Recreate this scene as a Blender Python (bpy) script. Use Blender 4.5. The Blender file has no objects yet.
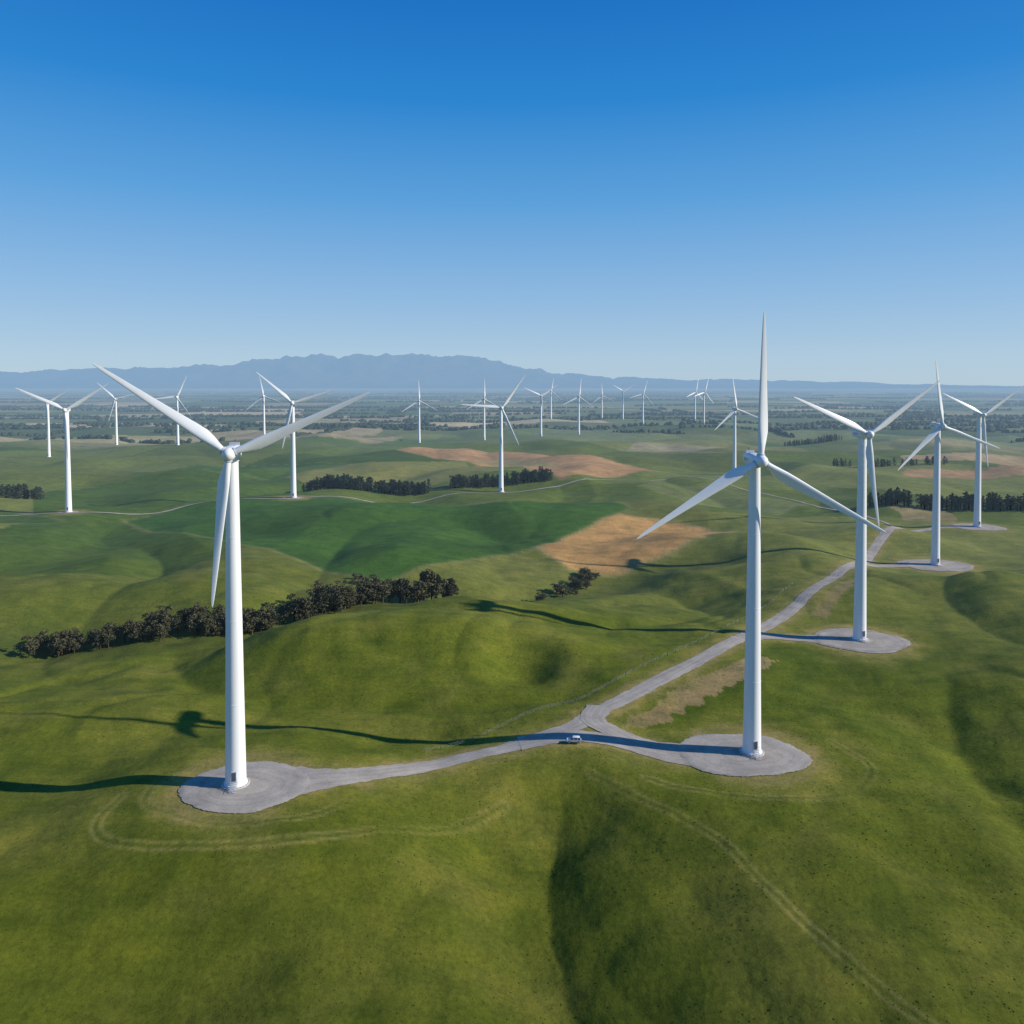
import bpy, math, random
import numpy as np
from mathutils import Vector, Matrix
rng=np.random.default_rng(7); random.seed(7)
scene=bpy.context.scene
CAMZ=98.0
# ------------------------------------------------------------------ noise
_p=np.random.default_rng(3).permutation(256); _p=np.concatenate([_p,_p,_p])
_ang=np.random.default_rng(4).uniform(0,2*np.pi,256); _gx=np.cos(_ang); _gy=np.sin(_ang)
def perlin(x,y,s=0):
    x=np.asarray(x,float)+s*17.31; y=np.asarray(y,float)+s*9.77
    xi=np.floor(x).astype(int); yi=np.floor(y).astype(int); xf=x-xi; yf=y-yi
    xi&=255; yi&=255
    u=xf*xf*xf*(xf*(xf*6-15)+10); v=yf*yf*yf*(yf*(yf*6-15)+10)
    def g(a,b,dx,dy):
        h=_p[_p[a&255]+(b&255)]; return _gx[h]*dx+_gy[h]*dy
    n00=g(xi,yi,xf,yf); n10=g(xi+1,yi,xf-1,yf); n01=g(xi,yi+1,xf,yf-1); n11=g(xi+1,yi+1,xf-1,yf-1)
    a=n00+u*(n10-n00); b=n01+u*(n11-n01)
    return (a+v*(b-a))*1.5
def fbm(x,y,o=3,s=0):
    t=0;a=1
    for i in range(o):
        t=t+a*perlin(x*2**i,y*2**i,s+i); a*=.5
    return t
def sst(a,b,x):
    t=np.clip((x-a)/(b-a),0,1); return t*t*(3-2*t)
def smooth_line(pts,n=6):
    P=[np.array(p,float) for p in pts]; P=[2*P[0]-P[1]]+P+[2*P[-1]-P[-2]]; out=[]
    for i in range(1,len(P)-2):
        for k in range(n):
            t=k/n
            out.append(.5*((2*P[i])+(-P[i-1]+P[i+1])*t+(2*P[i-1]-5*P[i]+4*P[i+1]-P[i+2])*t*t+(-P[i-1]+3*P[i]-3*P[i+1]+P[i+2])*t**3))
    out.append(P[-2]); return np.array(out)
def dist_line(x,y,L):
    d=np.full(np.shape(x),1e9)
    for a,b in zip(L[:-1],L[1:]):
        ab=b-a; t=np.clip(((x-a[0])*ab[0]+(y-a[1])*ab[1])/(ab@ab+1e-9),0,1)
        d=np.minimum(d,(x-a[0]-t*ab[0])**2+(y-a[1]-t*ab[1])**2)
    return np.sqrt(d)
def in_poly(x,y,P):
    c=np.zeros(np.shape(x),bool); n=len(P)
    for i in range(n):
        x1,y1=P[i]; x2,y2=P[(i+1)%n]
        if y1==y2: continue
        m=((y1>y)!=(y2>y))&(x<(x2-x1)*(y-y1)/(y2-y1)+x1); c^=m
    return c
# ------------------------------------------------------------------ site plan (metres)
# x, y, ground z, pad radius, blade angle, scale, yaw
TURB=[(-66.4,189.2,1.9,15,24,.885,9),(65.3,214.5,-2.1,16,90.5,.975,5),(134.8,307,-.8,18,36,.88,10),
(243.3,456.6,-5.4,20,100,.95,10),(332,568,-3.2,18,35,.92,8),(-347,623,-1.4,10,33,.95,12),(-184,671,3,12,18,.97,10),
(-10.4,758,-3.7,10,55,.97,9),(269,965,-10.9,10,100,.97,14),(-686,1182,-8.5,10,33,1,8),(-688,1389,-6,10,15,1,10),
(-557,1331,-2,10,65,1,10),(-450,1450,-2,10,100,1,6),(-177,1524,-12,10,92,1,10),(-54,1550,-9,10,90,1,10),
(58,1600,-4,10,35,1,12),(112,2300,1,10,80,1,10),(142,1700,-7,10,85,1,10),(270,2400,-14,10,95,.95,10),
(319,2300,0,10,30,.95,10),(352,2150,-6,10,75,1,10),(515,2250,-2,10,80,1,30),(480,2000,0,10,75,1,30)]
ROAD_MAIN=smooth_line([(-56,190),(-42.4,194),(-28.8,202),(-11.3,212),(5,220),(17,226.5),(25,237),(41.2,254),(66.6,280),(87.4,303),(121,345),(160,399),(195,446),(232,505),(268,546),(300,566),(325,568)],8)
SPURS=[smooth_line([(2,219),(16,221),(31,218),(44,212),(60,210)],6),
 smooth_line([(88,304),(100,309),(118,308),(130,306)],6),
 smooth_line([(193,443),(205,449),(222,455),(240,456)],6),
 smooth_line([(27,242),(24,232),(29,224),(38,217),(48,214)],6)]
FAR_TRACKS=[smooth_line([(-560,600),(-450,606),(-347,618),(-288,640),(-250,668),(-184,668),(-120,712),(-60,742),(-10,752),(40,772),(85,796),(160,850),(260,960)],6),
 smooth_line([(268,546),(276,600),(272,660),(250,750),(187,850)],6)]
GRASS_TRACKS=[smooth_line([(-92,186),(-92,174),(-85,167),(-68,165),(-45,168),(-20,180),(-2,193)],8),
 smooth_line([(20,203),(34,190),(46,176),(54,158),(62,140),(74,122),(90,108)],8),
 smooth_line([(90,222),(94,206),(84,194),(66,190),(46,194),(34,200)],8),
 smooth_line([(-86,196),(-85,182),(-76,176),(-64,172),(-48,175),(-38,183)],8)]
VALLEY=smooth_line([(-420,276),(-300,298),(-200,320),(-120,322),(-70,350),(-35,372),(20,415),(70,455),(120,470)],6)
GUL=np.array([(30,60),(24,95),(18,119),(11.8,136),(6.6,158),(9,178),(13,205)],float)
CREASES=[(smooth_line([(-125,292),(-108,270),(-82,256),(-45,250),(-12,247),(16,252)],6),3.6,11),
 (smooth_line([(72,336),(40,322),(0,316),(-35,328),(-66,340)],6),3.2,10),
 (smooth_line([(110,150),(118,185),(124,215),(138,250),(158,285)],6),3.6,13),
 (smooth_line([(-150,420),(-100,400),(-60,408),(-20,398)],6),2.5,12),
 (smooth_line([(120,400),(70,392),(40,372),(0,356)],6),2.8,11)]
def height(x,y,micro=False):
    x=np.asarray(x,float); y=np.asarray(y,float); r=np.hypot(x,y)
    near=sst(200,400,r); far=sst(1500,3500,r); calm=1-.75*sst(500,1100,r)
    z=(3.0+7.5*near)*(1-far)*fbm(x/230,y/200,2,1)+ (1-far)*(1.2+3.2*near*calm)*fbm(x/95,y/110,2,5)
    z=z+(1-sst(500,900,r))*1.0*perlin(x/48,y/48,9)
    # crisp folds of the loess hills
    z=z-(1-far)*(2+6.0*near*calm)*np.clip(.34-np.abs(perlin(x/150,y/190,12)),0,1)*2.4
    z=z-(1-sst(500,900,r))*3.2*np.clip(.22-np.abs(perlin(x/58+.3*perlin(x/30,y/30,15),y/70,14)),0,1)
    z=z+far*7*fbm(x/1100,y/900,2,21)-8*sst(700,2200,r)-6*far
    def G(cx,cy,sx,sy,a):
        return a*np.exp(-((x-cx)/sx)**2-((y-cy)/sy)**2)
    z=z+G(4,276,13,11,-6.5)+G(22,284,14,14,3)+G(-50,296,60,16,5)+G(-130,240,40,22,3.5)+G(225,255,60,60,11)+G(116,246,22,36,-4)
    z=z+G(190,350,36,40,-3)+G(245,350,50,40,4)+G(-50,262,42,14,-2.0)+G(40,330,40,18,3)+G(-230,375,110,42,9)+G(-90,440,70,22,3)+G(60,520,90,40,3.5)
    z=z+G(150,150,50,45,6)+G(95,150,22,40,-4.5)+G(-70,130,26,30,-3)+G(-110,150,30,40,3)
    if np.any(r<900):
        dv=dist_line(x,y,VALLEY); z=z-6*np.exp(-(dv/24)**2)
        for L,dp,sg in CREASES:
            d=dist_line(x,y,L); z=z-dp*np.exp(-(np.sqrt(d*d+2.0)-1.41)/sg)*1.0
    gx=np.interp(y,GUL[:,1],GUL[:,0])+2.5*perlin(y/23,y*0,31)+.8*perlin(y/7,y*0,32); s=x-gx
    sf=np.sqrt(s*s+.8)
    prof=np.where(s<0,np.exp(-(s/24)**2),np.exp(-(sf-.89)/20))
    z=z-10.5*prof*sst(208,180,y)*sst(40,90,y)
    z=z-7*sst(180,105,y)
    for (tx,ty,tz,pr,_,_,_) in TURB:
        d=np.hypot(x-tx,y-ty); w=1-sst(pr+2,pr+26+.07*ty,d)
        z=z*(1-w)+tz*w
    if micro:
        rd=np.full(x.shape,1e3); q=(r<620)&(y>100)
        if q.any(): rd[q]=road_dist(x[q],y[q])
        z=z+sst(1,8,rd)*(1-sst(350,700,r))*(.08*perlin(x/3.1,y/3.1,40)+.05*perlin(x/1.3,y/1.3,41)+.45*perlin(x/11,y/11,42)+.5*perlin(x/24,y/20,43))
    return z
def road_dist(x,y):
    d=dist_line(x,y,ROAD_MAIN)-3
    for s in SPURS: d=np.minimum(d,dist_line(x,y,s)-3)
    for t in TURB[:7]: d=np.minimum(d,np.hypot(x-t[0],y-t[1])-t[3])
    return d
def H(x,y): return float(height(np.array([x]),np.array([y]))[0])
# ------------------------------------------------------------------ materials
def newmat(name):
    m=bpy.data.materials.new(name); m.use_nodes=True; nt=m.node_tree; b=nt.nodes['Principled BSDF']
    try: m.cycles.emission_sampling='NONE'
    except Exception as e: print(e)
    return m,nt,b
def N(nt,t,**k):
    n=nt.nodes.new(t)
    for a,v in k.items(): setattr(n,a,v)
    return n
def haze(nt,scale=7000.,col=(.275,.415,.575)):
    """aerial perspective: haze painted into the material as emission, growing with distance from the world origin"""
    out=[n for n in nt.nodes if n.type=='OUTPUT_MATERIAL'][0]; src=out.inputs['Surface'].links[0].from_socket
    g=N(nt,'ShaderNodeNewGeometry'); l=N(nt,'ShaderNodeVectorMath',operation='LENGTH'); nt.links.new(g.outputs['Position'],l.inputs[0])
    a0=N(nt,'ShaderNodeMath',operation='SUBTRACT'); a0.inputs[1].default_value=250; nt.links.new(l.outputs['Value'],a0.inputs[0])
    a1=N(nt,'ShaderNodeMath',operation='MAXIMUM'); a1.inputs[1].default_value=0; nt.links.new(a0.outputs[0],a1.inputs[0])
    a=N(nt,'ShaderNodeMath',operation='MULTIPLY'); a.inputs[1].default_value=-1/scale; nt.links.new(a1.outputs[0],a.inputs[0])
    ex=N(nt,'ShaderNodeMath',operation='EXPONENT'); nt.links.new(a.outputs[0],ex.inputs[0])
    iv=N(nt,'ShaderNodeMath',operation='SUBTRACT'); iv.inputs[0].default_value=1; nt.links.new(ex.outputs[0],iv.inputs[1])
    em=N(nt,'ShaderNodeEmission'); em.inputs[0].default_value=(*col,1)  # painted air light: flat glow colour blended over the surface, no haze volume
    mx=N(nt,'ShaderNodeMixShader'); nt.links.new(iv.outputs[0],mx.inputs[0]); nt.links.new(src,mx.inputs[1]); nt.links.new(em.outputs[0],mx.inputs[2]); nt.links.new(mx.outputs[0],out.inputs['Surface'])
def noise(nt,scale,detail=4,rough=.6,vec=None):
    n=N(nt,'ShaderNodeTexNoise'); n.inputs['Scale'].default_value=scale; n.inputs['Detail'].default_value=detail; n.inputs['Roughness'].default_value=rough
    if vec is not None: nt.links.new(vec,n.inputs['Vector'])
    return n.outputs['Fac']
def ramp(nt,fac,stops):
    r=N(nt,'ShaderNodeValToRGB'); e=r.color_ramp.elements
    while len(e)<len(stops): e.new(.5)
    for i,(p,c) in enumerate(stops):
        e[i].position=p; e[i].color=(*c,1) if len(c)==3 else c
    nt.links.new(fac,r.inputs[0]); return r.outputs[0]
def mul(nt,a,b,f=1.0,mode='MULTIPLY'):
    m=N(nt,'ShaderNodeMix',data_type='RGBA',blend_type=mode); m.inputs[0].default_value=f
    nt.links.new(a,m.inputs[6]); nt.links.new(b,m.inputs[7]); return m.outputs[2]
def g3(v): return (v,v,v)
# ground
MG,nt,b=newmat('grassland')
pos=N(nt,'ShaderNodeNewGeometry').outputs['Position']
att=N(nt,'ShaderNodeAttribute',attribute_name='cover').outputs['Color']
n1=noise(nt,.9,5,.75,pos); n2=noise(nt,.11,4,.65,pos); n3=noise(nt,3.0,2,.7,pos)
mpg=N(nt,'ShaderNodeMapping'); mpg.inputs['Scale'].default_value=(.05,.22,.3); mpg.inputs['Rotation'].default_value=(0,0,.35); nt.links.new(pos,mpg.inputs[0])
n4=noise(nt,1.0,4,.65,mpg.outputs[0])
c=mul(nt,att,ramp(nt,n1,[(.3,g3(.74)),(.5,g3(1.0)),(.72,g3(1.26))]))
c=mul(nt,c,ramp(nt,n2,[(.3,(.76,.82,.78)),(.5,g3(1)),(.7,(1.24,1.15,1.1))]))
c=mul(nt,c,ramp(nt,n4,[(.32,(.82,.86,.84)),(.5,g3(1)),(.68,(1.16,1.10,1.05))]))
c=mul(nt,c,ramp(nt,n3,[(.28,g3(.66)),(.40,g3(1)),(.75,g3(1.13))]))
nt.links.new(c,b.inputs['Base Color']); b.inputs['Roughness'].default_value=.95; b.inputs['Specular IOR Level'].default_value=.1
bp=N(nt,'ShaderNodeBump'); bp.inputs['Strength'].default_value=.4; bp.inputs['Distance'].default_value=.4
nt.links.new(n1,bp.inputs['Height']); nt.links.new(bp.outputs[0],b.inputs['Normal'])
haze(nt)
# gravel
MR,nt,b=newmat('gravel')
pos=N(nt,'ShaderNodeNewGeometry').outputs['Position']
uv=N(nt,'ShaderNodeUVMap',uv_map='UVMap').outputs[0]
mp=N(nt,'ShaderNodeMapping'); mp.inputs['Scale'].default_value=(1,.05,1); nt.links.new(uv,mp.inputs[0])
c0=ramp(nt,noise(nt,.16,5,.6,pos),[(.3,(.31,.275,.235)),(.5,(.385,.345,.29)),(.7,(.46,.41,.335))])
c=mul(nt,c0,ramp(nt,noise(nt,1.1,3,.6,mp.outputs[0]),[(.35,g3(.84)),(.5,g3(1)),(.65,g3(1.10))]))
c=mul(nt,c,ramp(nt,noise(nt,2.5,4,.75,pos),[(.3,g3(.80)),(.7,g3(1.16))]))
nt.links.new(c,b.inputs['Base Color']); b.inputs['Roughness'].default_value=.95; b.inputs['Specular IOR Level'].default_value=.15
bp=N(nt,'ShaderNodeBump'); bp.inputs['Strength'].default_value=.2; bp.inputs['Distance'].default_value=.04
nt.links.new(noise(nt,6,3,.6,pos),bp.inputs['Height']); nt.links.new(bp.outputs[0],b.inputs['Normal'])
def simple(name,col,rough=.5,var=.12,scale=.4,spec=.4,metal=0,stretch=None):
    m,nt,b=newmat(name); tc=N(nt,'ShaderNodeTexCoord').outputs['Object']
    if stretch:
        mp=N(nt,'ShaderNodeMapping'); mp.inputs['Scale'].default_value=stretch; nt.links.new(tc,mp.inputs[0]); tc=mp.outputs[0]
    f=noise(nt,scale,4,.6,tc)
    c=ramp(nt,f,[(.3,tuple(x*(1-var) for x in col)),(.7,tuple(min(1,x*(1+var)) for x in col))])
    nt.links.new(c,b.inputs['Base Color']); b.inputs['Roughness'].default_value=rough; b.inputs['Specular IOR Level'].default_value=spec; b.inputs['Metallic'].default_value=metal
    return m
M_WHITE=simple('white_tower_paint',(.80,.80,.79),.38,.05,.5,.4,0,(1,1,.12))
M_BLADE=simple('blade_gelcoat',(.82,.82,.81),.35,.03,.3)
M_GREY=simple('grey_fibreglass',(.5,.53,.56),.45,.08,.6)
M_DARK=simple('dark_metal',(.10,.10,.11),.5)
M_CONC=simple('concrete',(.5,.48,.45),.9,.2,1.5,.2)
M_WOOD=simple('weathered_post',(.2,.17,.13),.9,.3,2)
M_BARK=simple('bark',(.09,.07,.05),.95,.3,2)
def leafmat(name,a,bb,hz=True):
    m,nt,b=newmat(name); pos=N(nt,'ShaderNodeNewGeometry').outputs['Position']
    c=ramp(nt,noise(nt,.35,4,.7,pos),[(.35,a),(.65,bb)])
    nt.links.new(c,b.inputs['Base Color']); b.inputs['Roughness'].default_value=.8; b.inputs['Specular IOR Level'].default_value=.2
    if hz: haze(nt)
    return m
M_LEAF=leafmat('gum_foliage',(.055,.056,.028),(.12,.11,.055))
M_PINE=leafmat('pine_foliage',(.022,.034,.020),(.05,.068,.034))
M_TUS=leafmat('tussock_grass',(.09,.115,.018),(.17,.175,.04),False)
M_MTN,nt,b=newmat('mountain_rock')
pos=N(nt,'ShaderNodeNewGeometry').outputs['Position']
sx=N(nt,'ShaderNodeSeparateXYZ'); nt.links.new(pos,sx.inputs[0])
mr=N(nt,'ShaderNodeMapRange'); mr.inputs[1].default_value=950; mr.inputs[2].default_value=1400; nt.links.new(sx.outputs[2],mr.inputs[0])
nf=noise(nt,.0025,6,.7,pos); mm=N(nt,'ShaderNodeMath',operation='MULTIPLY'); nt.links.new(mr.outputs[0],mm.inputs[0]); nt.links.new(nf,mm.inputs[1])
c1=ramp(nt,noise(nt,.0012,6,.65,pos),[(.35,(.08,.10,.065)),(.65,(.17,.17,.12))])
mx=N(nt,'ShaderNodeMix',data_type='RGBA'); nt.links.new(ramp(nt,mm.outputs[0],[(.4,g3(0)),(.6,g3(1))]),mx.inputs[0]); nt.links.new(c1,mx.inputs[6]); mx.inputs[7].default_value=(.5,.5,.52,1)
nt.links.new(mx.outputs[2],b.inputs['Base Color']); b.inputs['Roughness'].default_value=1
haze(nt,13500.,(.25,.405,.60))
# ------------------------------------------------------------------ helpers
def addobj(name,me,mats,smooth=True,parent=None):
    ob=bpy.data.objects.new(name,me); scene.collection.objects.link(ob)
    if me.users<=1:
        for m in mats: me.materials.append(m)
        if smooth: me.polygons.foreach_set('use_smooth',np.ones(len(me.polygons),bool))
    if parent: ob.parent=parent
    return ob
def fastmesh(name,V,F):
    me=bpy.data.meshes.new(name); V=np.asarray(V,np.float32); F=np.asarray(F,np.int32); k=F.shape[1]
    me.vertices.add(len(V)); me.vertices.foreach_set('co',V.ravel())
    me.loops.add(F.size); me.loops.foreach_set('vertex_index',F.ravel())
    me.polygons.add(len(F)); me.polygons.foreach_set('loop_start',np.arange(len(F),dtype=np.int32)*k); me.polygons.foreach_set('loop_total',np.full(len(F),k,np.int32))
    me.update(calc_edges=True); return me
# ------------------------------------------------------------------ terrain
rad=[]; r=5.
while r<75000:
    rad.append(r); r*=1.035 if r<95 else (1.0048 if r<450 else (1.0085 if r<3000 else 1.016))
rad=np.array(rad)
az=np.concatenate([np.arange(-math.pi,-.8,.05),np.arange(-.8,.8,.0022),np.arange(.8,math.pi-.02,.05)])
A,R=np.meshgrid(az,rad); X=R*np.sin(A); Y=R*np.cos(A)
Z=height(X,Y,True)
nr,na=X.shape
print('terrain',nr,na)
col=np.zeros((nr,na,3))
def lerp(a,b,t): return a+(np.asarray(b)-a)*t[...,None]
col[:]=np.array([.112,.136,.014])
t=fbm(X/60,Y/45,3,50); col=lerp(col,[.165,.172,.025],np.clip(t*.9+.15,0,1))
t=fbm(X/150,Y/90,3,55); col=lerp(col,[.076,.106,.010],np.clip(t*.9+.15,0,.85))
t=fbm(X/25,Y/22,3,57); col=lerp(col,[.185,.178,.034],np.clip(t*.6-.05,0,.6))
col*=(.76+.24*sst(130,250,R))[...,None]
mid=sst(300,600,R)
def fields(X,Y,su,sv,rot,seed,pal,warp=.25):
    u=(X*math.cos(rot)+Y*math.sin(rot))/su+warp*fbm(X/su/1.7,Y/su/1.7,2,seed); v=(-X*math.sin(rot)+Y*math.cos(rot))/sv+warp*fbm(X/sv/1.7,Y/sv/1.7,2,seed+3)
    v=v+.37*np.floor(u)
    iu=np.floor(u).astype(int); iv=np.floor(v).astype(int)
    h=_p[_p[iu&255]+(iv&255)]; h2=_p[h+31]
    P=np.array(pal)[h%len(pal)]*(.8+.4*(h2/255.))[...,None]
    fu=u-iu; fv=v-iv; e=np.minimum(np.minimum(fu,1-fu)*su,np.minimum(fv,1-fv)*sv)
    return P,e,h2
P1,e1,_=fields(X,Y,260,200,.25,60,[(.13,.155,.032),(.175,.185,.045),(.10,.135,.024),(.21,.20,.06),(.065,.12,.02)],.45)
col=col*(1-.8*mid[...,None])+P1*.8*mid[...,None]
P2,e2,hh=fields(X,Y,480,360,.12,70,[(.14,.17,.06),(.18,.21,.08),(.10,.14,.045),(.34,.28,.14),(.15,.18,.07),(.42,.33,.19),(.085,.12,.045),(.20,.23,.09),(.16,.19,.08)],.3)
fm=sst(1200,2000,R+250*fbm(X/300,Y/300,2,77)); col=col*(1-fm[...,None])+P2*fm[...,None]
hed=(e2<11)&(hh%3==0); col=lerp(col,[.025,.04,.022],hed*fm*.8)
wood=sst(.5,.6,fbm(X/1500,Y/420,4,90))*sst(2200,3600,R); col=lerp(col,[.03,.055,.03],wood*.8)
def P_near(P): return min(math.hypot(*p) for p in P)-40
def P_far(P): return max(math.hypot(*p) for p in P)+40
def poly(P,c,amt=1.,wob=5,ns=30,edge=None,lines=.10):
    global col
    xx=X+wob*perlin(X/ns,Y/ns,101); yy=Y+wob*perlin(X/ns,Y/ns,102)
    m=in_poly(xx,yy,P).astype(float)
    s=.95+lines*perlin((X*.3+Y)/7,(X*.3+Y)/90,105)+.2*fbm(X/70,Y/70,2,107)
    col=col*(1-amt*m[...,None])+amt*m[...,None]*np.array(c)*s[...,None]
    if edge is not None:
        q=(R>P_near(P))&(R<P_far(P)); d=np.full(X.shape,1e3); d[q]=dist_line(xx[q],yy[q],np.array(list(P)+[P[0]],float)); col=lerp(col,edge,.6*np.exp(-(d/2.2)**2))
poly([(-299,615),(-266,668),(-133,692),(-63,698),(16,698),(81,660),(93,615),(17.6,500),(-25,468),(-63.5,413),(-99,433),(-146,480),(-208,529),(-260,570)],(.055,.122,.018),1,3,40,edge=(.20,.20,.07))
poly([(13,500),(46,552),(81,594),(124,580),(156,548),(104,496),(58,462),(34,464)],(.44,.255,.09),1,3,22,edge=(.28,.24,.10),lines=.2)
poly([(-215,1240),(-84,1310),(53,1130),(205,960),(91,835),(47.6,800),(9.2,930),(-97,1080)],(.43,.245,.105),1,8,60,edge=(.18,.16,.07))
poly([(-90,1105),(0,1120),(60,1000),(20,940)],(.34,.27,.11),.8,8,60)
poly([(440,905),(600,895),(640,950),(470,950)],(.40,.24,.11))
poly([(520,1060),(700,1050),(760,1160),(560,1170)],(.38,.27,.13))
poly([(180,1250),(330,1230),(380,1330),(210,1350)],(.30,.26,.14))
poly([(-420,1500),(-250,1480),(-220,1600),(-400,1640)],(.32,.26,.14))
poly([(296,596),(335,590),(345,650),(305,655)],(.28,.21,.10),.8)
poly([(33,231),(40,228),(94,281),(87,286),(60,262)],(.33,.23,.11),.75,3,5)
poly([(128,340),(133,336),(170,390),(165,394)],(.29,.21,.10),.7,2,5)
poly([(-480,900),(-250,860),(-200,990),(-420,1060)],(.055,.12,.022),.8,edge=(.18,.18,.07))
poly([(-640,560),(-420,520),(-330,590),(-420,640)],(.06,.115,.02),.8,edge=(.18,.18,.07))
poly([(200,640),(260,700),(200,800),(120,760)],(.17,.19,.06),.8,edge=(.2,.2,.08))
q=(R<900)&(Y>60)
rd=np.full(X.shape,1e3); rd[q]=road_dist(X[q],Y[q])
w=(1-sst(0,4.6,rd+2.2*fbm(X/6,Y/6,3,120)))*.9*(.6+.4*sst(-.3,.3,perlin(X/14,Y/14,121)))
col=lerp(col,[.33,.24,.105],np.clip(w,0,1))
w=(1-sst(3,10,rd+4*fbm(X/12,Y/12,2,125)))*.45; col=lerp(col,[.23,.21,.045],np.clip(w,0,1))
for L in GRASS_TRACKS:
    d=np.full(X.shape,1e3); d[q]=dist_line(X[q],Y[q],L)
    w=np.exp(-((d-1.0)/.5)**2)*np.clip(.5+.5*perlin(X/16,Y/16,130),.15,.75); col=lerp(col,[.24,.215,.06],np.clip(w,0,1))
    w=np.exp(-(d/.5)**2)*.3; col=lerp(col,[.06,.085,.010],np.clip(w,0,1))
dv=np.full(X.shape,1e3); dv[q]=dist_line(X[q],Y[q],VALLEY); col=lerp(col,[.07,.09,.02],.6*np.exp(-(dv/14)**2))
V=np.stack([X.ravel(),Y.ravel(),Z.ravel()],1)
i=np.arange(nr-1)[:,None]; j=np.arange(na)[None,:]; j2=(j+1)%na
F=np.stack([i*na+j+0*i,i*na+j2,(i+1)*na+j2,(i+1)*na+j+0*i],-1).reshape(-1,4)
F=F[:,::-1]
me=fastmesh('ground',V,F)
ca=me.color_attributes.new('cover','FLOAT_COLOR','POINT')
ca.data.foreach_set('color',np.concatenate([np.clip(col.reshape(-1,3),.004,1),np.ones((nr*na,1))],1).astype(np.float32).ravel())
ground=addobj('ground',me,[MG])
if me.polygons[1000].normal.z<0: me.flip_normals()
# ------------------------------------------------------------------ roads & pads
def strip(name,L,w,off,mat=MR,dens=1.2,flare=(0,0)):
    seg=np.hypot(*np.diff(L,axis=0).T); s=np.concatenate([[0],np.cumsum(seg)]); n=int(s[-1]/dens)+2
    t=np.linspace(0,s[-1],n); cx=np.interp(t,s,L[:,0]); cy=np.interp(t,s,L[:,1])
    w=w+flare[0]*np.exp(-t/9)+flare[1]*np.exp(-(s[-1]-t)/9)
    tx=np.gradient(cx); ty=np.gradient(cy); l=np.hypot(tx,ty); tx/=l; ty/=l
    us=np.linspace(-1,1,7); wl=w/2*(1+.12*perlin(t/4,t*0,7)+.09*perlin(t/1.2,t*0,8)); wr=w/2*(1+.12*perlin(t/4,t*0,17)+.09*perlin(t/1.2,t*0,18))
    half=np.where(us[None,:]<0,wl[:,None],wr[:,None])*us[None,:]
    x=cx[:,None]-ty[:,None]*half; y=cy[:,None]+tx[:,None]*half
    z=height(x,y)+off-.06*us[None,:]**4
    k=7; i=np.arange(n-1)[:,None]; j=np.arange(k-1)[None,:]
    F=np.stack([i*k+j,(i+1)*k+j,(i+1)*k+j+1,i*k+j+1],-1).reshape(-1,4)
    me=fastmesh(name,np.stack([x.ravel(),y.ravel(),z.ravel()],1),F)
    uvl=me.uv_layers.new(name='UVMap'); vi=F.ravel(); U=np.stack([half.ravel()[vi],np.repeat(t,k)[vi]],1).astype(np.float32); uvl.data.foreach_set('uv',U.ravel())
    me.update()
    if me.polygons[0].normal.z<0: me.flip_normals()
    return addobj(name,me,[mat])
strip('gravel_road',ROAD_MAIN,6.0,.14,flare=(13,3))
for kk,s in enumerate(SPURS): strip('gravel_road',s,6.4,.18+.02*kk,flare=(2,13 if kk!=3 else 6))
for s in FAR_TRACKS: strip('gravel_track',s,2.8,.35,MR,4)
def pad(cx,cy,r,off,ex=1.15):
    n=160; rr=np.linspace(0,1,16)[1:]; th=np.linspace(0,2*np.pi,n,endpoint=False)
    wob=1+.10*perlin(np.cos(th)*1.1+cx,np.sin(th)*1.1+cy,3)+.03*perlin(np.cos(th)*4,np.sin(th)*4+cx,4)+.03*perlin(np.cos(th)*16,np.sin(th)*16,5)
    x=cx+np.outer(rr,np.cos(th)*wob)*r*ex; y=cy+np.outer(rr,np.sin(th)*wob)*r
    x=np.concatenate([[cx],x.ravel()]); y=np.concatenate([[cy],y.ravel()]); z=height(x,y)+off
    z[-n:]-=.14
    F=[]
    for k in range(len(rr)-1):
        for a in range(n):
            F.append((1+k*n+a,1+(k+1)*n+a,1+(k+1)*n+(a+1)%n,1+k*n+(a+1)%n))
    Ft=[(0,1+a,1+(a+1)%n) for a in range(n)]
    me=bpy.data.meshes.new('turbine_pad'); me.from_pydata(np.stack([x,y,z],1).tolist(),[],F+Ft)
    uvl=me.uv_layers.new(name='UVMap')
    vi=np.empty(len(me.loops),np.int32); me.loops.foreach_get('vertex_index',vi)
    rr_=np.hypot((x-cx)/ex+2*perlin(x/9,y/9,5),y-cy); uvl.data.foreach_set('uv',np.stack([rr_[vi]*.45,y[vi]*0+3],1).astype(np.float32).ravel())
    addobj('turbine_pad',me,[MR])
for k,t in enumerate(TURB[:7]):
    rr=t[3]*(.80 if k<5 else .6); pad(t[0]+(-3 if k==1 else 2.5 if k==0 else 0),t[1]-1,rr,.30,1.35 if k==1 else 1.25)
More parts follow.
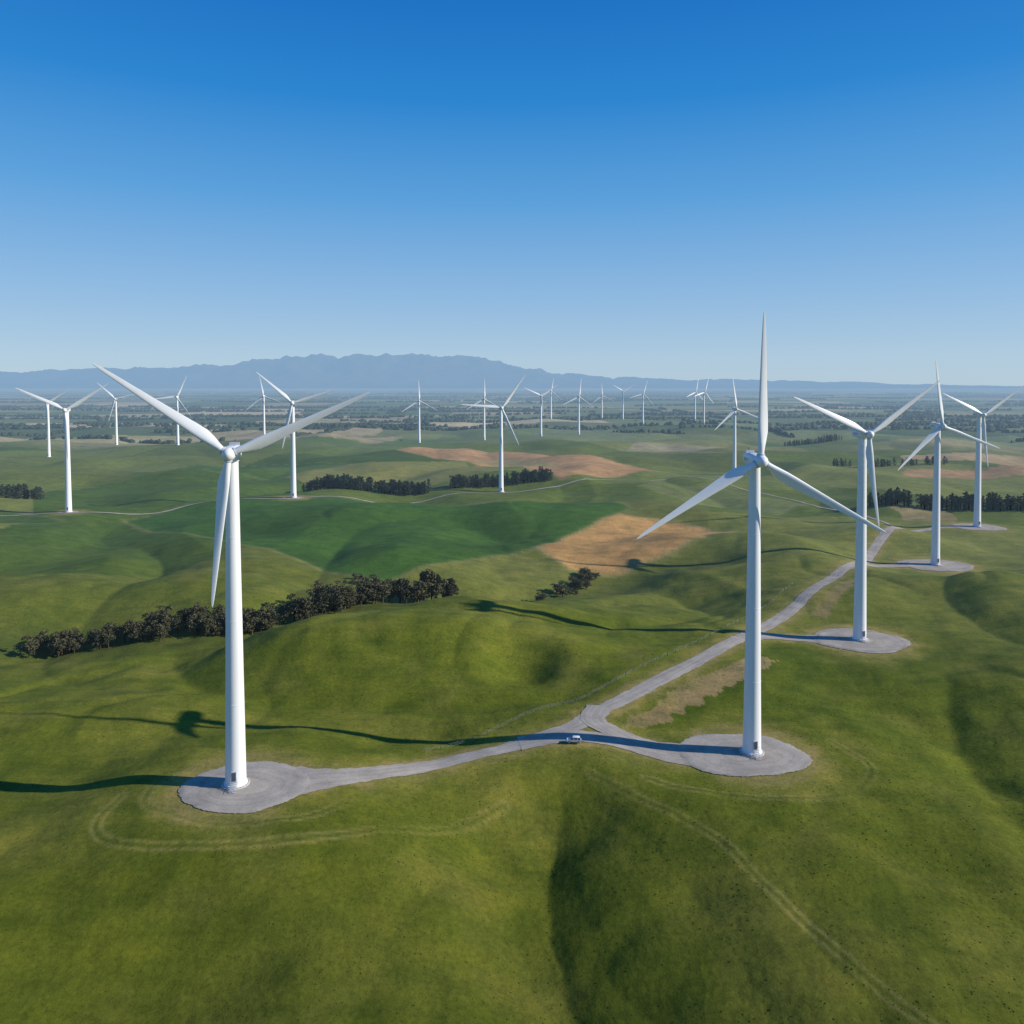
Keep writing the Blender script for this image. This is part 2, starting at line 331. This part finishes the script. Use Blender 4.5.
# ------------------------------------------------------------------ wind turbine parts
def loft(rings,cap=True):
    V=[];F=[];n=len(rings[0])
    for rg in rings: V+=rg
    for k in range(len(rings)-1):
        for a in range(n): F.append((k*n+a,k*n+(a+1)%n,(k+1)*n+(a+1)%n,(k+1)*n+a))
    if cap: F.append(tuple(range(n))[::-1]); F.append(tuple(range((len(rings)-1)*n,len(rings)*n)))
    return V,F
def join(parts):
    V=[];F=[];M=[]
    for (v,f,m) in parts:
        o=len(V); V+=[tuple(p) for p in v]; F+=[tuple(i+o for i in q) for q in f]; M+=[m]*len(f)
    return V,F,M
def mk(name,parts,mats,sm=35):
    V,F,M=join(parts); me=bpy.data.meshes.new(name); me.from_pydata(V,[],F); me.update()
    import bmesh
    bm=bmesh.new(); bm.from_mesh(me); bmesh.ops.recalc_face_normals(bm,faces=bm.faces); bm.to_mesh(me); bm.free()
    for m in mats: me.materials.append(m)
    me.polygons.foreach_set('material_index',np.array(M,np.int32))
    me.polygons.foreach_set('use_smooth',np.ones(len(F),bool))
    try: me.set_sharp_from_angle(angle=math.radians(sm))
    except Exception as e: print(e)
    return me
def ring(r,z,n=48,cx=0,cy=0): return [(cx+r*math.cos(2*math.pi*a/n),cy+r*math.sin(2*math.pi*a/n),z) for a in range(n)]
def box(x0,x1,y0,y1,z0,z1):
    V=[(x0,y0,z0),(x1,y0,z0),(x1,y1,z0),(x0,y1,z0),(x0,y0,z1),(x1,y0,z1),(x1,y1,z1),(x0,y1,z1)]
    return V,[(0,3,2,1),(4,5,6,7),(0,1,5,4),(1,2,6,5),(2,3,7,6),(3,0,4,7)]
parts=[]
def rt(z): return 2.45+(1.45-2.45)*(z/78.)**.92
rs=[]
for z in [-1.5,.3]: rs.append(ring(2.45,z))
for zs in [20,40,60]:
    rs.append(ring(rt(zs-.12),zs-.12)); rs.append(ring(rt(zs)+.03,zs-.08)); rs.append(ring(rt(zs)+.03,zs+.08)); rs.append(ring(rt(zs+.12),zs+.12))
rs.append(ring(rt(78),78.0)); rs.append(ring(1.6,78.02)); rs.append(ring(1.6,78.5))
parts.append((*loft(rs),0))
parts.append((*loft([ring(3.3,-2),ring(3.3,.42),ring(3.15,.5)]),1))
parts.append((*loft([ring(2.75,.45),ring(2.75,.75),ring(2.5,.78)]),0))
parts.append((*box(-.60,.60,-2.66,-2.2,2.0,4.3),2)); parts.append((*box(-.45,.45,-2.70,-2.5,2.12,4.15),3))
for k in range(6): parts.append((*box(-.7,.7,-3.0-.38*k,-2.68-.38*k,1.85-.3*k,1.95-.3*k),2))
for sx_ in (-.75,.7): parts.append((*box(sx_,sx_+.05,-5.1,-2.6,.9,.96),2)); parts.append((*box(sx_,sx_+.05,-3.1,-3.04,.4,3),2)); parts.append((*box(sx_,sx_+.05,-3.1,-2.5,2.95,3.0),2))
for k in range(24):
    a=2*math.pi*k/24; parts.append((*box(3.0*math.cos(a)-.06,3.0*math.cos(a)+.06,3.0*math.sin(a)-.06,3.0*math.sin(a)+.06,.45,.62),3))
ME_TOWER=mk('tower',parts,[M_WHITE,M_CONC,M_GREY,M_DARK])
def sup(y,w,h,zc,n=28,e=.45):
    o=[]
    for a in range(n):
        t=2*math.pi*a/n; c_,s_=math.cos(t),math.sin(t)
        o.append((w/2*math.copysign(abs(c_)**e,c_),y,zc+h/2*math.copysign(abs(s_)**e,s_)))
    return o
parts=[(*loft([sup(-2.5,2.4,2.4,80,e=.8),sup(-2.2,2.9,2.9,80,e=.65),sup(-1.2,3.3,3.2,80.05),sup(1,3.4,3.3,80.05),sup(3.4,3.3,3.1,80.1),sup(4.9,2.9,2.6,80.2),sup(5.4,2.3,2.0,80.25)]),0),
 (*box(-1.2,1.2,3.3,3.6,81.5,82.3),1),(*box(-.04,.04,4.5,4.58,81.2,83.0),2),(*box(-.4,.4,4.51,4.57,82.7,82.76),2),
 (*box(-.8,.8,.8,2.6,81.6,81.8),1)]
for s_ in (-1,1):
    for k in range(3): parts.append((*box(s_*1.66-.05,s_*1.66+.05,.6+k*1.0,1.4+k*1.0,79.6,80.4),1))
ME_NAC=mk('nacelle',parts,[M_BLADE,M_GREY,M_DARK])
def blade(ang):
    st=[(1.0,1.7,1,0),(2.2,1.75,1,0),(3.6,2.0,.82,10),(5.5,2.7,.52,14),(8,3.25,.36,13),(11,3.1,.28,11),(16,2.6,.24,8),(22,2.1,.21,5),(28,1.65,.19,3),(34,1.2,.17,1),(38,.8,.16,0),(39.6,.45,.15,-1),(40.0,.12,.15,-1)]
    rings=[]; n=20
    for (r,c_,th,tw) in st:
        rg=[]; t=math.radians(tw+3)
        bl=min(1,max(0,(r-2.2)/4))
        for a in range(n):
            p=2*math.pi*a/n; ux=math.cos(p); uy=math.sin(p)
            cx=(ux*.5+ .18*bl)*c_; taper=(1-bl)+bl*(1-.75*(ux*.5+.5)**1.2)
            cy=uy*.5*c_*th*(taper if bl>0 else 1)*(1+.25*bl)
            X_=cx*math.cos(t)-cy*math.sin(t); Y_=cx*math.sin(t)+cy*math.cos(t)-.02*r-.0007*r*r
            ca_,sa_=math.cos(ang-math.pi/2),math.sin(ang-math.pi/2)
            rg.append((X_*ca_-r*sa_,Y_,X_*sa_+r*ca_))
        rings.append(rg)
    return loft(rings)
def yring(r,y,n=32): return [(r*math.cos(2*math.pi*a/n),y,r*math.sin(2*math.pi*a/n)) for a in range(n)]
parts=[(*loft([yring(1.35,1.7),yring(1.6,1.3),yring(1.75,.6),yring(1.75,-.5),yring(1.6,-1.2),yring(1.25,-1.8),yring(.75,-2.2),yring(.2,-2.4)]),0)]
for k in range(3):
    a=math.radians(120*k); parts.append((*blade(a),0))
    rg=[]
    for rr_,ra in ((.9,1.15),(1.95,1.12),(1.97,.95)):
        ca_,sa_=math.cos(a-math.pi/2),math.sin(a-math.pi/2)
        rg.append([((ra*math.cos(p))*ca_-rr_*sa_,ra*math.sin(p),(ra*math.cos(p))*sa_+rr_*ca_) for p in [2*math.pi*q_/24 for q_ in range(24)]])
    parts.append((*loft(rg),1))
ME_ROT=mk('rotor',parts,[M_BLADE,M_GREY],40)
for (tx,ty,tz,pr,phi,sc,yaw) in TURB:
    e=bpy.data.objects.new('wind_turbine',None); scene.collection.objects.link(e); e.location=(tx,ty,tz+.05); e.rotation_euler=(0,0,math.radians(yaw)); e.empty_display_size=5
    for nm,me_ in (('tower',ME_TOWER),('nacelle',ME_NAC)):
        o=bpy.data.objects.new(nm,me_); scene.collection.objects.link(o); o.parent=e
    o=bpy.data.objects.new('rotor',ME_ROT); scene.collection.objects.link(o); o.parent=e; o.location=(0,-4.0,80); o.scale=(sc,sc,sc)
    o.rotation_euler=(0,-math.radians(phi),0)
# ------------------------------------------------------------------ trees
def leafquads(C,S,n,size,rg):
    idx=rg.integers(0,len(C),n); d=rg.normal(size=(n,3)); d/=np.linalg.norm(d,axis=1)[:,None]; d*= (rg.random(n)**.45)[:,None]
    c_=C[idx]+d*S[idx]
    a=rg.normal(size=(n,3)); a/=np.linalg.norm(a,axis=1)[:,None]; b_=np.cross(a,rg.normal(size=(n,3))); b_/=np.linalg.norm(b_,axis=1)[:,None]
    s=size*(.5+rg.random(n))[:,None]
    return np.stack([c_-a*s,c_-b_*s*.6,c_+a*s,c_+b_*s*.6],1).reshape(-1,3)
def tree_proto(kind,seed,nl):
    rg=np.random.default_rng(seed); V=[];F=[]
    def limb(p0,p1,r0,r1,n=5):
        p0=np.array(p0,float);p1=np.array(p1,float);d=p1-p0;d/=np.linalg.norm(d);u=np.cross(d,[.3,.9,.1]);u/=np.linalg.norm(u);w=np.cross(d,u);o=len(V)
        for p,r in ((p0,r0),((p0+p1)/2+rg.normal(size=3)*.01,(r0+r1)/2),(p1,r1)):
            for a in range(n): V.append(tuple(p+r*(u*math.cos(2*math.pi*a/n)+w*math.sin(2*math.pi*a/n))))
        for k in range(2):
            for a in range(n): F.append((o+k*n+a,o+k*n+(a+1)%n,o+(k+1)*n+(a+1)%n,o+(k+1)*n+a))
    C=[];S=[]
    if kind=='gum':
        limb((0,0,-.1),(rg.normal()*.05,0,.62),.030,.016)
        for k in range(10):
            a=rg.uniform(0,6.28); z=rg.uniform(.15,.55); L=rg.uniform(.12,.30); zz=min(.92,z+rg.uniform(.1,.35))
            e=(L*math.cos(a),L*math.sin(a),zz); limb((0,0,z),e,.012,.004,4); C.append(e); s=rg.uniform(.11,.18); S.append((s,s,s*.85))
        for k in range(9):
            a=rg.uniform(0,6.28);L=rg.uniform(0,.24); C.append((L*math.cos(a),L*math.sin(a),rg.uniform(.18,.92))); s=rg.uniform(.10,.17); S.append((s,s,s*.8))
    else:
        limb((0,0,-.1),(0,0,.95),.03,.006)
        for k in range(14):
            z=.12+.83*k/13; L=.22*(1-z)**.6+.02; a=k*2.4+rg.normal()*.3
            e=(L*.6*math.cos(a),L*.6*math.sin(a),z); limb((0,0,z-.03),e,.008,.003,3); C.append(e); S.append((L*.8,L*.8,.07))
    nt_=len(F); nb=len(V)
    Lq=leafquads(np.array(C),np.array(S),nl,.036 if kind=='gum' else .034,rg)
    V=np.concatenate([np.array(V),Lq]); Fl=(np.arange(nl*4).reshape(-1,4)+nb)
    return V,np.concatenate([np.array(F),Fl]),nt_
PG=[tree_proto('gum',s,900) for s in range(6)]; PP=[tree_proto('pine',s+20,420) for s in range(5)]
PGl=[tree_proto('gum',s+40,3000) for s in range(3)]
def trees(name,items,protos,mleaf):
    Vs=[];Fs=[];Ms=[];o=0
    for (x,y,h,w) in items:
        v,f,nt_=protos[rng.integers(len(protos))]; a=rng.uniform(0,6.28); c_,s_=math.cos(a),math.sin(a)
        vv=np.stack([(v[:,0]*c_-v[:,1]*s_)*h*w,(v[:,0]*s_+v[:,1]*c_)*h*w,v[:,2]*h],1)+np.array([x,y,H(x,y)])
        Vs.append(vv);Fs.append(f+o);o+=len(v); m=np.ones(len(f),np.int32);m[:nt_]=0;Ms.append(m)
    me=fastmesh(name,np.concatenate(Vs),np.concatenate(Fs)); 
    ob=addobj(name,me,[M_BARK,mleaf],False); me.polygons.foreach_set('material_index',np.concatenate(Ms)); return ob
def along(pts,n,jx,jy,h0,h1,w0=.9,w1=1.3):
    L=smooth_line(pts,6); s=np.concatenate([[0],np.cumsum(np.hypot(*np.diff(L,axis=0).T))]); out=[]
    for k in range(n):
        t=rng.uniform(0,s[-1]); out.append((np.interp(t,s,L[:,0])+rng.normal()*jx,np.interp(t,s,L[:,1])+rng.normal()*jy,h0+(h1-h0)*rng.random()**1.3,rng.uniform(w0,w1)))
    return out
trees('tree_belt',along([(-190,316),(-175,320),(-150,325),(-115,330)],80,2.5,3.5,5.5,10,1.0,1.4)+along([(-115,330),(-90,343),(-63,361),(-40,376)],70,3,3.5,5,12,1,1.4),PG,M_LEAF)
for (x,y,h) in [(-38,376,16),(-30,381,13),(-52,368,12)]: trees('gum_tree',[(x,y,h,1.05)],PGl,M_LEAF)
trees('shrub_row',along([(-84,416),(-72,410),(-60,404)],14,2,2,3,6,1.2,1.8)+along([(14,412),(26,424),(38,444),(48,464)],26,2.5,4,3,7,1.2,1.8),PG,M_LEAF)
trees('shelter_belt',along([(-200,780),(-150,768),(-80,760)],110,2,4,9,14,1,1.4),PP+PG[:2],M_PINE)
trees('shelter_belt',along([(-59,775),(-20,790),(36,800)],95,2,4,9,13,1,1.4),PP+PG[:2],M_PINE)
trees('shelter_belt',along([(298,655),(345,640),(400,625),(470,610)],130,2,4,9,14,1,1.5),PP+PG[:2],M_PINE)
trees('shelter_belt',along([(-480,690),(-440,694),(-415,700)],45,3,6,9,14,1,1.5),PP+PG[:2],M_PINE)
trees('shelter_belt',along([(620,1500),(520,1480),(500,1470)],60,4,8,8,13,1,1.6),PP,M_PINE)
trees('shelter_belt',along([(400,1010),(460,990),(540,1000)],50,3,5,7,11,1,1.6),PP,M_PINE)
# far hedgerows and copses : one merged object
ico_v=[];t_=(1+5**.5)/2
for a,b_ in ((-1,t_),(1,t_),(-1,-t_),(1,-t_)): ico_v.append((a,b_,0))
for a,b_ in ((-1,t_),(1,t_),(-1,-t_),(1,-t_)): ico_v.append((0,a,b_))
for a,b_ in ((-1,t_),(1,t_),(-1,-t_),(1,-t_)): ico_v.append((b_,0,a))
ico_v=np.array(ico_v)/math.hypot(1,t_)
ico_f=np.array([(0,11,5),(0,5,1),(0,1,7),(0,7,10),(0,10,11),(1,5,9),(5,11,4),(11,10,2),(10,7,6),(7,1,8),(3,9,4),(3,4,2),(3,2,6),(3,6,8),(3,8,9),(4,9,5),(2,4,11),(6,2,10),(8,6,7),(9,8,1)])
PX=[];
for k in range(270):
    d=1500*math.exp((rng.random()**.75)*2.2); a=rng.uniform(-.68,.68); cx,cy=d*math.sin(a),d*math.cos(a)
    L=rng.uniform(80,420)*(1+d/4000); th=rng.normal()*.12+(.10 if rng.random()<.85 else 1.6); n=int(min(110,L/5))
    wd=2 if rng.random()<.88 else 14
    for q_ in range(n):
        s=rng.uniform(-.5,.5)*L; o_=rng.normal()*wd; PX.append((cx+s*math.cos(th)-o_*math.sin(th),cy+s*math.sin(th)+o_*math.cos(th),rng.uniform(2.2,5.0)*(1+d/12000)))
PX=np.array(PX); hz=height(PX[:,0],PX[:,1]); n=len(PX); print('far clumps',n)
jit=1+.35*rng.normal(size=(n,12,1)); sc3=np.stack([PX[:,2]*1.1,PX[:,2]*1.1,PX[:,2]*.95],1)[:,None,:]
Vc=ico_v[None]*jit*sc3+np.stack([PX[:,0],PX[:,1],hz+PX[:,2]*.6],1)[:,None,:]
me=fastmesh('distant_trees',Vc.reshape(-1,3),(ico_f[None]+np.arange(n)[:,None,None]*12).reshape(-1,3)); addobj('distant_trees',me,[M_PINE],False)
# tussocks
n=26000; a=rng.uniform(-.66,.66,n); d=np.sqrt(rng.uniform(100**2,290**2,n)); x=d*np.sin(a); y=d*np.cos(a)
k=(road_dist(x,y)>2.5)&(perlin(x/15,y/15,200)+.35*rng.normal(size=n)>-.1); x=x[k];y=y[k];z=height(x,y,True); n=len(x)
s=.04+.10*rng.random(n)**2.5; Vt=[];
th=rng.uniform(0,6.28,n)
for q_ in range(3):
    tt=th+q_*1.05; cx=np.cos(tt)*s*1.4; cy=np.sin(tt)*s*1.4; hh_=s*.6
    Vt.append(np.stack([np.stack([x-cx,y-cy,z-.05],1),np.stack([x+cx,y+cy,z-.05],1),np.stack([x+cx*1.3,y+cy*1.3,z+hh_],1),np.stack([x-cx*1.3,y-cy*1.3,z+hh_*.8],1)],1))
Vt=np.concatenate(Vt).reshape(-1,3); me=fastmesh('grass_tussocks',Vt,np.arange(len(Vt)).reshape(-1,4)); addobj('grass_tussocks',me,[M_TUS],False)
# ------------------------------------------------------------------ fence
fl=smooth_line([(-24,216),(-8,226),(8,240),(26,254),(50,278),(76,305),(104,342),(140,392)],8)
s=np.concatenate([[0],np.cumsum(np.hypot(*np.diff(fl,axis=0).T))]); parts=[]; prev=None
for t in np.arange(0,s[-1],5.0):
    x=float(np.interp(t,s,fl[:,0])); y=float(np.interp(t,s,fl[:,1])); z=H(x,y); r_=.10
    parts.append((*box(x-r_,x+r_,y-r_,y+r_,z-.3,z+1.35),0))
    if prev:
        for hz_ in (.4,.75,1.1):
            p0=(prev[0],prev[1],prev[2]+hz_); p1=(x,y,z+hz_); q=.01
            parts.append(([(p0[0],p0[1],p0[2]-q),(p1[0],p1[1],p1[2]-q),(p1[0],p1[1],p1[2]+q),(p0[0],p0[1],p0[2]+q)],[(0,1,2,3)],1))
    prev=(x,y,z)
me=mk('wire_fence',parts,[M_WOOD,M_GREY]); ob=bpy.data.objects.new('wire_fence',me); scene.collection.objects.link(ob)
# ------------------------------------------------------------------ parked utility vehicle
M_CAR=simple('white_car_paint',(.8,.8,.8),.25,.02,1); M_GLASS=simple('car_glass',(.02,.025,.03),.08,.05,1,.6); M_TYRE=simple('tyre',(.025,.025,.025),.9)
def prof(xs,w):
    V=[];n=len(xs)
    for s_ in (-1,1):
        for (px,pz,ww) in xs: V.append((px,s_*ww*w,pz))
    F=[tuple(range(n))[::-1],tuple(range(n,2*n))]+[(a,(a+1)%n,n+(a+1)%n,n+a) for a in range(n)]
    return V,F
parts=[(*prof([(-2.25,.45,.95),(-2.3,.75,.97),(-2.2,1.05,.97),(-1.0,1.1,1),(1.1,1.08,1),(2.05,.98,.93),(2.3,.75,.92),(2.28,.45,.9)],.92),0),
 (*prof([(-2.1,1.05,.93),(-1.85,1.62,.78),(-1.5,1.72,.76),(.1,1.74,.76),(.45,1.66,.77),(1.15,1.08,.93)],.92),1),
 (*prof([(-1.82,1.69,.76),(-1.5,1.78,.77),(.1,1.80,.77),(.40,1.69,.77)],.94),0)]
for px in (-1.15,.02):
    for s_ in (-1,1): parts.append((*box(px-.06,px+.06,s_*.80-.05,s_*.80+.05,1.06,1.66),0))
for px in (-1.4,1.4):
    for s_ in (-1,1):
        n_=20; rg=[[(px+r_*math.cos(2*math.pi*a/n_),s_*yy,.36+r_*math.sin(2*math.pi*a/n_)) for a in range(n_)] for r_,yy in ((.36,.68),(.36,.93),(.30,.95))]
        parts.append((*loft(rg),2)); rg=[[(px+r_*math.cos(2*math.pi*a/n_),s_*yy,.36+r_*math.sin(2*math.pi*a/n_)) for a in range(n_)] for r_,yy in ((.2,.94),(.2,.965))]; parts.append((*loft(rg),3))
for s_ in (-.62,.62):
    parts.append((*box(2.22,2.31,s_-.17,s_+.17,.7,.86),3)); parts.append((*box(-2.31,-2.22,s_-.12,s_+.12,.75,1.0),2))
parts.append((*box(2.26,2.34,-.4,.4,.55,.8),2)); parts.append((*box(-2.36,-2.2,-.85,.85,.4,.55),2)); parts.append((*box(2.2,2.36,-.85,.85,.36,.5),2))
me=mk('parked_car',parts,[M_CAR,M_GLASS,M_TYRE,M_GREY],30); ob=bpy.data.objects.new('parked_car',me); scene.collection.objects.link(ob)
ob.location=(17.0,216.8,H(17.0,216.8)+.22); ob.rotation_euler=(0,0,math.radians(176)); ob.scale=(.9,.9,.9)
# ------------------------------------------------------------------ mountains
nmx,nmy=900,120
mx_=np.linspace(-42000,42000,nmx); my_=np.linspace(25000,42000,nmy); MX,MY=np.meshgrid(mx_,my_)
prof_=np.interp(MX+600*perlin(MX/4000,MY/4000,301),[-42000,-30000,-19200,-13500,-9800,-6450,-4200,-1575,1050,3300,6300,9300,13800,19200,42000],[600,760,850,900,1120,1430,1440,1250,850,560,440,400,280,130,60])
cross=np.exp(-((MY-32000-1200*perlin(MX/7000,MX*0,303))/3500)**2)
rid=1-2.0*np.abs(perlin(MX/2200,MY/2600,305)); rid2=1-2*np.abs(perlin(MX/850,MY/1000,306)); rid3=1-2*np.abs(perlin(MX/380,MY/420,307))
fr=fbm(MX/6000,MY/5000,3,308)
MZ=prof_*cross*(.67+.22*rid+.11*rid2+.05*rid3+.12*fr)-60
fh=np.exp(-((MY-27500)/1300)**2)*(180+200*fbm(MX/2600,MY/2000,3,311))*np.interp(MX,[-20000,3000,8000,42000],[1,1,.5,.3]); MZ=np.maximum(MZ,fh-60)
i=np.arange(nmy-1)[:,None]; j=np.arange(nmx-1)[None,:]; k=nmx
me=fastmesh('mountain_range',np.stack([MX.ravel(),MY.ravel(),MZ.ravel()],1),np.stack([i*k+j,i*k+j+1,(i+1)*k+j+1,(i+1)*k+j],-1).reshape(-1,4)); addobj('mountain_range',me,[M_MTN])
# ------------------------------------------------------------------ light, sky, camera
EL,AZ=26.,7.
e=math.radians(EL); a=math.radians(AZ)
dirv=Vector((-math.cos(e)*math.cos(a),math.cos(e)*math.sin(a),-math.sin(e)))
sl=bpy.data.lights.new('sun','SUN'); sl.energy=5.0; sl.angle=math.radians(.5); sl.color=(1,.935,.83)
so=bpy.data.objects.new('sun',sl); scene.collection.objects.link(so); so.rotation_euler=dirv.to_track_quat('-Z','Y').to_euler(); so.location=(300,-50,300)
w=bpy.data.worlds.new('World'); scene.world=w; w.use_nodes=True; nt=w.node_tree; bg=nt.nodes['Background']
sk=N(nt,'ShaderNodeTexSky',sky_type='NISHITA'); sk.sun_disc=False; sk.sun_elevation=e; sk.sun_rotation=math.radians(90+AZ); sk.air_density=1; sk.dust_density=0; sk.ozone_density=3; sk.altitude=300
# clear-air colour by elevation above the horizon (pale haze low down, deep azure aloft)
tc=N(nt,'ShaderNodeTexCoord'); sp=N(nt,'ShaderNodeSeparateXYZ'); nt.links.new(tc.outputs['Generated'],sp.inputs[0])
cr=ramp(nt,sp.outputs[2],[(0.0,(.42,.58,.73)),(.03,(.41,.585,.755)),(.11,(.27,.49,.77)),(.22,(.10,.365,.745)),(.33,(.012,.24,.67)),(.44,(.0,.16,.57)),(1.0,(.002,.07,.33))])
sc=N(nt,'ShaderNodeVectorMath',operation='SCALE'); nt.links.new(cr,sc.inputs[0]); sc.inputs['Scale'].default_value=10
mxs=mul(nt,sk.outputs[0],sc.outputs[0],.86,'MIX')
nt.links.new(mxs,bg.inputs['Color']); bg.inputs['Strength'].default_value=.10
cam=bpy.data.cameras.new('camera'); co=bpy.data.objects.new('camera',cam); scene.collection.objects.link(co); scene.camera=co
co.location=(0,0,CAMZ); co.rotation_euler=(math.radians(88),0,0); cam.sensor_width=36; cam.lens=28.125; cam.shift_y=-99/1024; cam.clip_start=1; cam.clip_end=200000
scene.view_settings.view_transform='Standard'; scene.view_settings.look='None'; scene.view_settings.exposure=0
